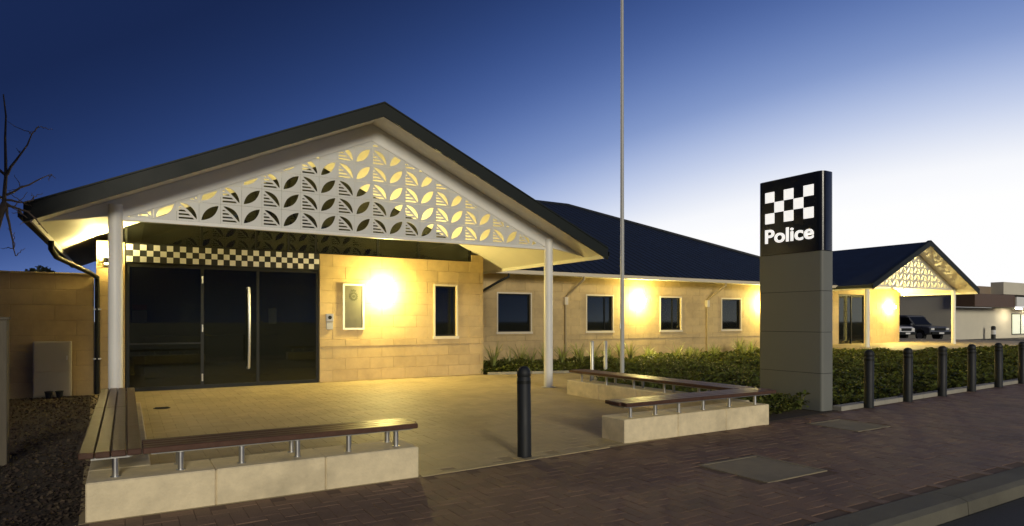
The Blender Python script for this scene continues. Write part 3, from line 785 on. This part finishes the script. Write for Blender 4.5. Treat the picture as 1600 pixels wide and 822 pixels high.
# checker squares: Y decreases to the right of the face
sw = 0.186; ytop0 = 7.29
for r in range(3):
    for c in range(5):
        if (r + c) % 2 == 0:
            ya = ytop0 - c * sw; za = 3.75 - r * sw
            MB().box(X0 - .022, X0 - .0125, ya - sw + .002, ya - .002, za - sw + .002, za - .002).build('checker_square', signwhite, hd_)
def text_mesh(body, size, mat, name, parent, origin, ux, uz, width=None, bold=0.0, depth=.006):
    cu = bpy.data.curves.new(name, 'FONT'); cu.body = body; cu.size = size; cu.extrude = depth; cu.offset = bold
    o = bpy.data.objects.new(name, cu); COL.objects.link(o)
    dg = bpy.context.evaluated_depsgraph_get(); me = bpy.data.meshes.new_from_object(o.evaluated_get(dg))
    bpy.data.objects.remove(o)
    xs = [v.co.x for v in me.vertices]; k = (width / (max(xs) - min(xs))) if width else 1; x0 = min(xs)
    n = Vector(ux).cross(Vector(uz)) * -1
    for v in me.vertices:
        p = Vector(origin) + Vector(ux) * ((v.co.x - x0) * k) + Vector(uz) * v.co.y + n * v.co.z * -1; v.co = p
    me.materials.clear(); me.materials.append(mat); me.name = name
    return link(name, me, parent)
text_mesh('Police', .335, signwhite, 'sign_lettering', hd_, (X0 - .018, 7.29, 2.855), (0, -1, 0), (0, 0, 1), width=.93, bold=.007)

# ================================================================== flagpole and stubs
t = thing('flagpole', 'tall slender white flagpole rising out of the garden bed', 'flagpole', (9.62, 11.0, 0))
MB().tube([(9.62, 11.0, 0), (9.62, 11.0, 4), (9.62, 11.0, 12)], [.050, .044, .028], 14).build('pole', M('pole_grey', (0.42, 0.42, 0.40), 0.45, 0.05, 4), t, smooth=True)
MB().lathe([(.11, 0), (.11, .02), (.075, .03), (.07, .14)], (9.62, 11.0, 0), 16).build('base_sleeve', galv, t, smooth=True)
MB().tube([(9.555, 10.99, 1.3), (9.555, 10.99, 1.42)], .012, 8).build('cleat', chrome, t)
MB().tube([(9.552, 10.985, 1.36), (9.575, 10.985, 11.8)], .004, 6).build('halyard', white, t)
for px, lab in ((9.55, 'pale metal stub post behind the bench, the left one of the pair'), (9.86, 'pale metal stub post behind the bench, the right one of the pair')):
    t = thing('stub_post', lab, 'post', (px, 12.0 - (px - 9.55) * .4, 0)); yy = 12.0 - (px - 9.55) * .4
    MB().lathe([(.045, 0), (.045, .98), (.03, 1.0)], (px, yy, 0), 14).build('tube', galv, t, smooth=True)
    MB().lathe([(.075, 0), (.075, .012)], (px, yy, 0), 14).build('foot_plate', galv, t)

# ================================================================== fence post on the left
t = thing('timber_gate_post', 'weathered timber fence post with rails at the left edge', 'fence', (-1.15, 8.42, 0))
MB().box(-1.27, -1.05, 8.30, 8.46, -.02, 1.50).build('post', postwood, t, bevel=.008)
MB().box(-1.28, -1.04, 8.29, 8.47, 1.502, 1.53).build('cap', postwood, t, bevel=.005)
for z in (.3, .7, 1.1): MB().box(-3.5, -1.272, 8.35, 8.40, z, z + .12).build('rail', postwood, t, bevel=.004)
MB().box(-3.5, -3.3, 8.30, 8.46, -.02, 1.5).build('post', postwood, t, bevel=.008)

# ================================================================== planting
def leaves(n, pos, size, mat, name, tilt=0.7):
    """n separate leaf blades as bent quads; pos (n,3), size (n,)"""
    az = rng.uniform(0, 2*PI, n); ti = rng.uniform(-tilt, tilt, n) + .35; ro = rng.uniform(-.8, .8, n)
    d = np.stack([np.cos(az) * np.cos(ti), np.sin(az) * np.cos(ti), np.sin(ti)], 1)
    sd = np.stack([-np.sin(az) * np.cos(ro), np.cos(az) * np.cos(ro), np.sin(ro)], 1)
    up = np.cross(d, sd); L = size[:, None]; Wd = L * rng.uniform(.28, .5, n)[:, None]
    p0 = pos; p1 = pos + d*L*.5 + sd*Wd + up*L*.1; p2 = pos + d*L - up*L*.1; p3 = pos + d*L*.5 - sd*Wd + up*L*.1
    V = np.stack([p0, p1, p2, p3], 1).reshape(-1, 3)
    m = bpy.data.meshes.new(name); m.vertices.add(4*n); m.vertices.foreach_set('co', V.astype(np.float32).ravel())
    m.loops.add(4*n); m.loops.foreach_set('vertex_index', np.arange(4*n, dtype=np.int32))
    m.polygons.add(n); m.polygons.foreach_set('loop_start', np.arange(0, 4*n, 4, dtype=np.int32))
    m.update(); m.validate(); m.materials.append(mat); return m
def bed_ok(x, y):
    e = np.where(x < 2.4, 5.64, 5.64 + .062 * (x - 2.4)) + .28
    ok = (y > e) & (x > 8.3) & (y < 17.7)
    ok &= ~((x < 27.4) & (y > 17.6)) & ~((x > 27.4) & (y > 13.9))
    ok &= ~((y > 10.2) & (x < 8.25 + (y - 10.4) * .95 + .1) & (y < 15.35 - (x - 8.44) * .28))
    ok &= ~((x < 11.0) & (y > 13.3) & (y < 15.3 - (x - 8.44) * .28))
    ok &= ~((x > 9.6) & (x < 10.16) & (y > 6.1) & (y < 7.55))
    ok &= ~((x < 10.2) & (y < 7.0) & (x > 9.3) & (y < 6.3))
    return ok
def hump(x, y): return np.where(x > 10.2, .8, 1.0) * (.16 + .12 * np.sin(x*1.7 + .6*y) * np.sin(y*1.9 - .4*x) + .07 * np.sin(x*4.1 + 2) * np.sin(y*4.7) + .04*np.sin(x*9.3)*np.sin(y*8.1+1))
N = 190000
x = 8.2 + 28 * rng.random(N) ** 1.35; y = 6.0 + 11.8 * rng.random(N)
k = bed_ok(x, y); x, y = x[k], y[k]
h = np.clip(hump(x, y), .05, 1); z = h * (1 - rng.random(len(x)) ** 2.2 * .95) + .01
sz = rng.uniform(.05, .10, len(x)) * (1 + (x - 8) / 28)
gc = link('groundcover', leaves(len(x), np.stack([x, y, z], 1), sz, leafm, 'groundcover'))
tag(gc, 'low dark green leafy ground cover filling the garden bed', 'ground cover', kind='stuff')
# strappy clumps along the wing wall and at the bed corner
def clump(px, py, h, n, label, grp):
    t = thing('strappy_plant', label, 'plant', (px, py, 0), grp)
    mb = MB()
    for i in range(n):
        a = random.uniform(0, 2*PI); L = h * random.uniform(.6, 1.15); lean = random.uniform(.15, .85); w = random.uniform(.016, .032)
        dx, dy = math.cos(a), math.sin(a); bx, by = px + dx*.03, py + dy*.03; pts = []
        for s in range(5):
            q = s / 4; out = lean * L * q * q * .9; up = L * (q - .35 * lean * q * q)
            pts.append((bx + dx*out, by + dy*out, up, w * (1 - q * .85) + .002))
        v = []; f = []
        for (X, Y, Z, ww) in pts: v += [(X - dy*ww, Y + dx*ww, Z), (X + dy*ww, Y - dx*ww, Z)]
        for s in range(4): f.append((2*s, 2*s+1, 2*s+3, 2*s+2))
        mb.add(v, f)
    link('leaf_blades', mb.mesh('leaf_blades', strapm), t)
    return t
for i in range(34):
    px = 8.75 + i * .46 + random.uniform(-.12, .12); py = (15.65 + (.25 if px < 11 else 1.2) + random.uniform(-.2, .5))
    if px > 11: py = 16.3 + random.uniform(-.35, .9)
    clump(px, py, random.uniform(.45, .85), random.randint(26, 44), 'strappy bright green plant in the row along the long window wall', 'strappy plants along the window wall')
for i in range(6):
    px, py = 8.8 + (i % 3) * .22 + random.uniform(-.05, .05), 7.0 + (i // 3) * .5 + random.uniform(-.1, .1)
    clump(px + .5, py - .35, random.uniform(.16, .28), 20, 'small dark tufted plant at the foot of the police sign', 'tufts at the foot of the sign')
# mulch chips on the left bed
N = 16000
x = -3.6 + 3.3 * rng.random(N); y = 5.7 + 9.5 * rng.random(N) ** 1.3
mc = link('mulch', leaves(N, np.stack([x, y, np.full(N, -.005)], 1), rng.uniform(.015, .055, N), mulchm, 'mulch', tilt=.25)); tag(mc, 'dark bark mulch and dry litter on the left garden bed', 'mulch', kind='stuff')

# bare tree at the left edge
t = thing('bare_tree', 'leafless tree with thin dark branches reaching in at the left edge', 'tree', (-1.75, 10.0, 0))
tr = MB(); tw = MB()
def branch(p, d, L, r, lev):
    pts = [Vector(p)]; dd = Vector(d).normalized()
    n = 5
    for i in range(n):
        dd = (dd + Vector((random.uniform(-.16, .16), random.uniform(-.16, .16), random.uniform(-.06, .14)))).normalized(); pts.append(pts[-1] + dd * L / n)
    (tr if lev == 0 else tw).tube(pts, [r * (1 - .7 * i / n) for i in range(n + 1)], 8 if lev < 2 else 5)
    if lev < 4:
        for i in range(2 if lev else 6):
            q = pts[random.randint(2, n)]; nd = (dd * .6 + Vector((random.uniform(-1, 1), random.uniform(-1, 1), random.uniform(-.2, .9)))).normalized()
            branch(q, nd, L * random.uniform(.45, .75), r * .45, lev + 1)
random.seed(21)
def limb(mb, pts, r0, r1, n=6):
    out = []
    for a, b in zip(pts[:-1], pts[1:]):
        for q in (0, .34, .67): out.append(Vector(a).lerp(Vector(b), q) + Vector((random.uniform(-.012, .012), random.uniform(-.03, .03), random.uniform(-.012, .012))))
    out.append(Vector(pts[-1])); mb.tube(out, [r0 + (r1 - r0) * i / (len(out) - 1) for i in range(len(out))], n); return out
limb(tr, [(-1.85, 10, 0), (-1.7, 10, 1.3), (-1.45, 10, 2.3), (-1.29, 10, 2.95)], .075, .035, 10)
m1 = limb(tr, [(-1.29, 10, 2.9), (-1.27, 10.02, 3.5), (-1.30, 10, 4.3)], .024, .007)
SUB = [[(-1.27, 10, 3.3), (-1.12, 9.97, 3.58), (-.94, 9.95, 3.95)], [(-1.27, 10, 3.05), (-1.05, 10.02, 3.22), (-.83, 10.0, 3.36)],
       [(-1.28, 10, 2.93), (-1.05, 9.98, 2.87), (-.85, 9.95, 2.6)], [(-1.28, 10, 2.9), (-1.24, 10, 2.6), (-1.18, 10, 2.3)],
       [(-1.27, 10, 3.3), (-1.7, 9.9, 3.7), (-2.1, 9.8, 4.4)], [(-1.3, 10, 3.0), (-1.8, 10.2, 3.3), (-2.4, 10.3, 4.0)],
       [(-1.27, 10, 3.0), (-1.15, 10.03, 2.97), (-1.0, 10.02, 3.02)], [(-1.28, 10, 2.95), (-1.17, 9.97, 2.9), (-1.06, 9.95, 2.78)]]
for sb in SUB:
    o = limb(tw, sb, .017, .005)
    for k in range(4):
        p = o[random.randint(2, len(o) - 1)]
        d = Vector((random.uniform(-.22, .17), random.uniform(-.2, .2), random.uniform(-.10, .2)))
        limb(tw, [p, p + d * .5, p + d], .006, .0025, 5)
tr.build('trunk', barkm, t, smooth=True); tw.build('crown', barkm, t)
random.seed(5)
# dark round tree behind the boundary wall
t = thing('round_tree', 'dark rounded tree top just showing over the left boundary wall', 'tree', (-1.85, 20.5, 0))
MB().tube([(-1.85, 20.5, 0), (-1.83, 20.5, 1.4), (-1.85, 20.5, 2.3)], [.09, .07, .05], 10).build('trunk', barkm, t, smooth=True)
n = 2600; u = rng.normal(size=(n, 3)); u /= np.linalg.norm(u, axis=1)[:, None]; rr = rng.random(n) ** .4
pos = np.array([-1.85, 20.5, 2.45]) + u * rr[:, None] * np.array([.44, .44, .42]) * (1 + .12*np.sin(u[:, 0:1]*7 + u[:, 2:3]*9))
link('crown', leaves(n, pos, rng.uniform(.06, .11, n), darkleaf, 'crown', 1.2), t)

# unseen evergreen added left of the view to shade bed and boundary wall
t = thing('added_shade_tree', 'added dense evergreen outside the view, there to shade the left garden bed', 'tree', (-3.3, 7.5, 0))
MB().tube([(-3.3, 7.5, 0), (-3.25, 7.5, 1.4), (-3.32, 7.5, 3.2), (-3.3, 7.5, 6.2)], [.17, .14, .10, .04], 12).build('trunk', barkm, t, smooth=True)
n = 16000; u = rng.normal(size=(n, 3)); u /= np.linalg.norm(u, axis=1)[:, None]; rr = rng.random(n) ** .45
pos = np.array([-3.15, 7.5, 3.7]) + u * rr[:, None] * np.array([1.65, 1.8, 2.7]) * (1 + .15*np.sin(u[:, 0:1]*6 + u[:, 2:3]*8))
link('crown', leaves(n, pos, rng.uniform(.16, .30, n), darkleaf, 'crown', 1.2), t)

# ================================================================== beyond the far porch: parked cars, shop
def car(label, cx, cy, rot, paint):
    t = thing('parked_car', label, 'car', (0, 0, 0))
    Mx = Matrix.Translation((cx, cy, 0)) @ Matrix.Rotation(rot, 4, 'Z')
    def put(mb, name, mat, par, smooth=False, bevel=0):
        mb.v = [tuple(Mx @ Vector(v)) for v in mb.v]; return mb.build(name, mat, par, smooth, bevel)
    # side profile (x forward, z up), 4.7 m long four wheel drive
    body = [(-2.3, .45), (-2.32, .95), (-2.25, 1.08), (1.05, 1.10), (2.1, 1.02), (2.28, .90), (2.32, .45), (1.85, .42), (1.75, .70), (1.45, .82), (1.15, .70), (1.05, .42), (-1.0, .42), (-1.1, .70), (-1.4, .82), (-1.7, .70), (-1.8, .42)]
    b = put(MB().prism(body, -.92, .92, 'y'), 'body', paint, t, bevel=.04)
    cabin = [(-2.2, 1.09), (-2.1, 1.78), (-1.9, 1.86), (.1, 1.86), (.35, 1.80), (1.0, 1.10)]
    put(MB().prism(cabin, -.80, .80, 'y'), 'cabin', paint, t, bevel=.05)
    gl = M('car_glass', (.012, .014, .016), .08, .02, 2)
    put(MB().add([(.40, -.70, 1.745), (.40, .70, 1.745), (1.005, .76, 1.14), (1.005, -.76, 1.14), (.36, -.70, 1.72), (.36, .70, 1.72), (.95, .76, 1.13), (.95, -.76, 1.13)],
        [(0, 1, 2, 3), (4, 7, 6, 5), (0, 3, 7, 4), (1, 5, 6, 2), (0, 4, 5, 1), (3, 2, 6, 7)]), 'windscreen', gl, t)
    for s in (-1, 1):
        for xa, xb in ((-2.0, -1.1), (-1.05, -.25), (-.2, .45)):
            put(MB().prism([(xa, 1.18), (xb + (.25 if xb > .3 else 0), 1.18), (xb, 1.70), (xa, 1.70)], s * .795, s * .815, 'y'), 'side_window', gl, t)
        for wx in (-1.4, 1.45):
            w_ = MB(); pr = [(wx + .36*math.cos(2*PI*k/20), .36 + .36*math.sin(2*PI*k/20)) for k in range(20)]
            w_.prism(pr, s * .68, s * .91, 'y'); wo = put(w_, 'wheel', rubber, t)
            pr = [(wx + .22*math.cos(2*PI*k/16), .36 + .22*math.sin(2*PI*k/16)) for k in range(16)]
            put(MB().prism(pr, s * .905, s * .93, 'y'), 'rim', chrome, wo)
        put(MB().box(2.27, 2.33, s*.70 - .15, s*.70 + .15, .78, .92), 'headlight', M('lamp_lens', (.75, .75, .7), .15, .02, 5), t, bevel=.02)
        put(MB().box(.75, .85, s*.93 - .10, s*.93 + .10, 1.10, 1.25), 'wing_mirror', paint, t, bevel=.02)
    put(MB().box(2.285, 2.325, -.5, .5, .72, .92), 'grille', darkal, t)
    put(MB().box(2.30, 2.42, -.9, .9, .45, .66), 'bumper', darkal, t, bevel=.03)
    put(MB().box(2.425, 2.43, -.24, .24, .50, .61), 'number_plate', checkw, t)
    return t
car('dark four wheel drive parked beyond the far porch', 50.6, 25.2, -PI/2 - .25, carp)
car('pale four wheel drive parked beyond the far porch, half hidden by its wall', 47.3, 26.0, -PI/2 - .15, carw)

sh = thing('shop_building', 'low cream shop with brown fascia and white sign box at the right edge', 'building', (60, 24, 0))
MB().box(54.6, 80, 24, 24.3, -.02, 2.5).build('wall', shopm, sh)
MB().box(54.6, 54.9, 24.3, 40, -.02, 4.2).box(54.9, 80, 39.7, 40, -.02, 4.2).build('rear_walls', shopm, sh)
MB().box(54.4, 61.2, 22.6, 24.2, 2.52, 3.5).build('fascia', shopbrown, sh)
MB().box(54.4, 80, 24.2, 40, 3.55, 4.25).build('parapet', M('shop_parapet', (.25, .19, .13), .7, .1, 1), sh)
MB().box(61.25, 80, 22.55, 24.2, 2.45, 2.52).build('awning', lining, sh)
MB().box(61.25, 80, 22.5, 22.62, 2.6, 3.36).build('sign_box', white, sh)
MB().box(61.0, 80, 23.3, 24.2, 3.6, 4.6).build('upper_fascia', shopm, sh)
for a, b in ((64.3, 65.9), (66.0, 67.6), (70, 72)):
    w = MB().box(a, b, 23.96, 23.99, .25, 2.05).build('window', darkal, sh)
    MB().box(a + .07, b - .07, 23.94, 23.957, .32, 1.98).build('pane', emit('shop_window_glow', (.55, .75, .5), .45), w)
for a in (62.2, 66.5, 71):
    tl = thing('tube_light', 'fluorescent tube under the shop awning, %s' % {62.2: 'nearest the brown fascia', 66.5: 'the middle one', 71: 'farthest right'}[a], 'lamp', (a, 23.0, 2.42))
    MB().box(a, a + 1.3, 22.95, 23.05, 2.40, 2.449).build('tube', emit('tube_glow', (1.0, .85, .6), 70.0), tl)
    MB().box(a - .05, a - .002, 22.94, 23.06, 2.39, 2.449).box(a + 1.302, a + 1.35, 22.94, 23.06, 2.39, 2.449).build('holder', white, tl)
for px, lab in ((59.2, 'dark bollard with a white band in front of the cream shop wall'),):
    tb = thing('shop_bollard', lab, 'bollard', (px, 23.3, 0))
    MB().lathe([(.16, 0), (.16, .95), (.10, 1.02)], (px, 23.3, 0), 14).build('shaft', blackm, tb, smooth=True)
    MB().lathe([(.165, .35), (.165, .7)], (px, 23.3, 0), 14).build('band', checkw, tb)
# dark shed behind the cars
sd = thing('shed', 'dark brown shed behind the parked cars', 'building', (52, 34, 0))
MB().box(43, 54.3, 33, 33.3, -.02, 3.4).build('wall', M('shed_brown', (.13, .095, .06), .8, .1, 1), sd)
MB().prism([(32.4, 3.4), (40, 4.6), (40, 4.7), (32.4, 3.5)], 42.5, 54.4, 'x').build('roof', roofm, sd)
MB().box(46, 49, 32.95, 32.995, 0, 2.6).build('roller_door', M('roller_grey', (.2, .19, .17), .6, .05, 2), sd)
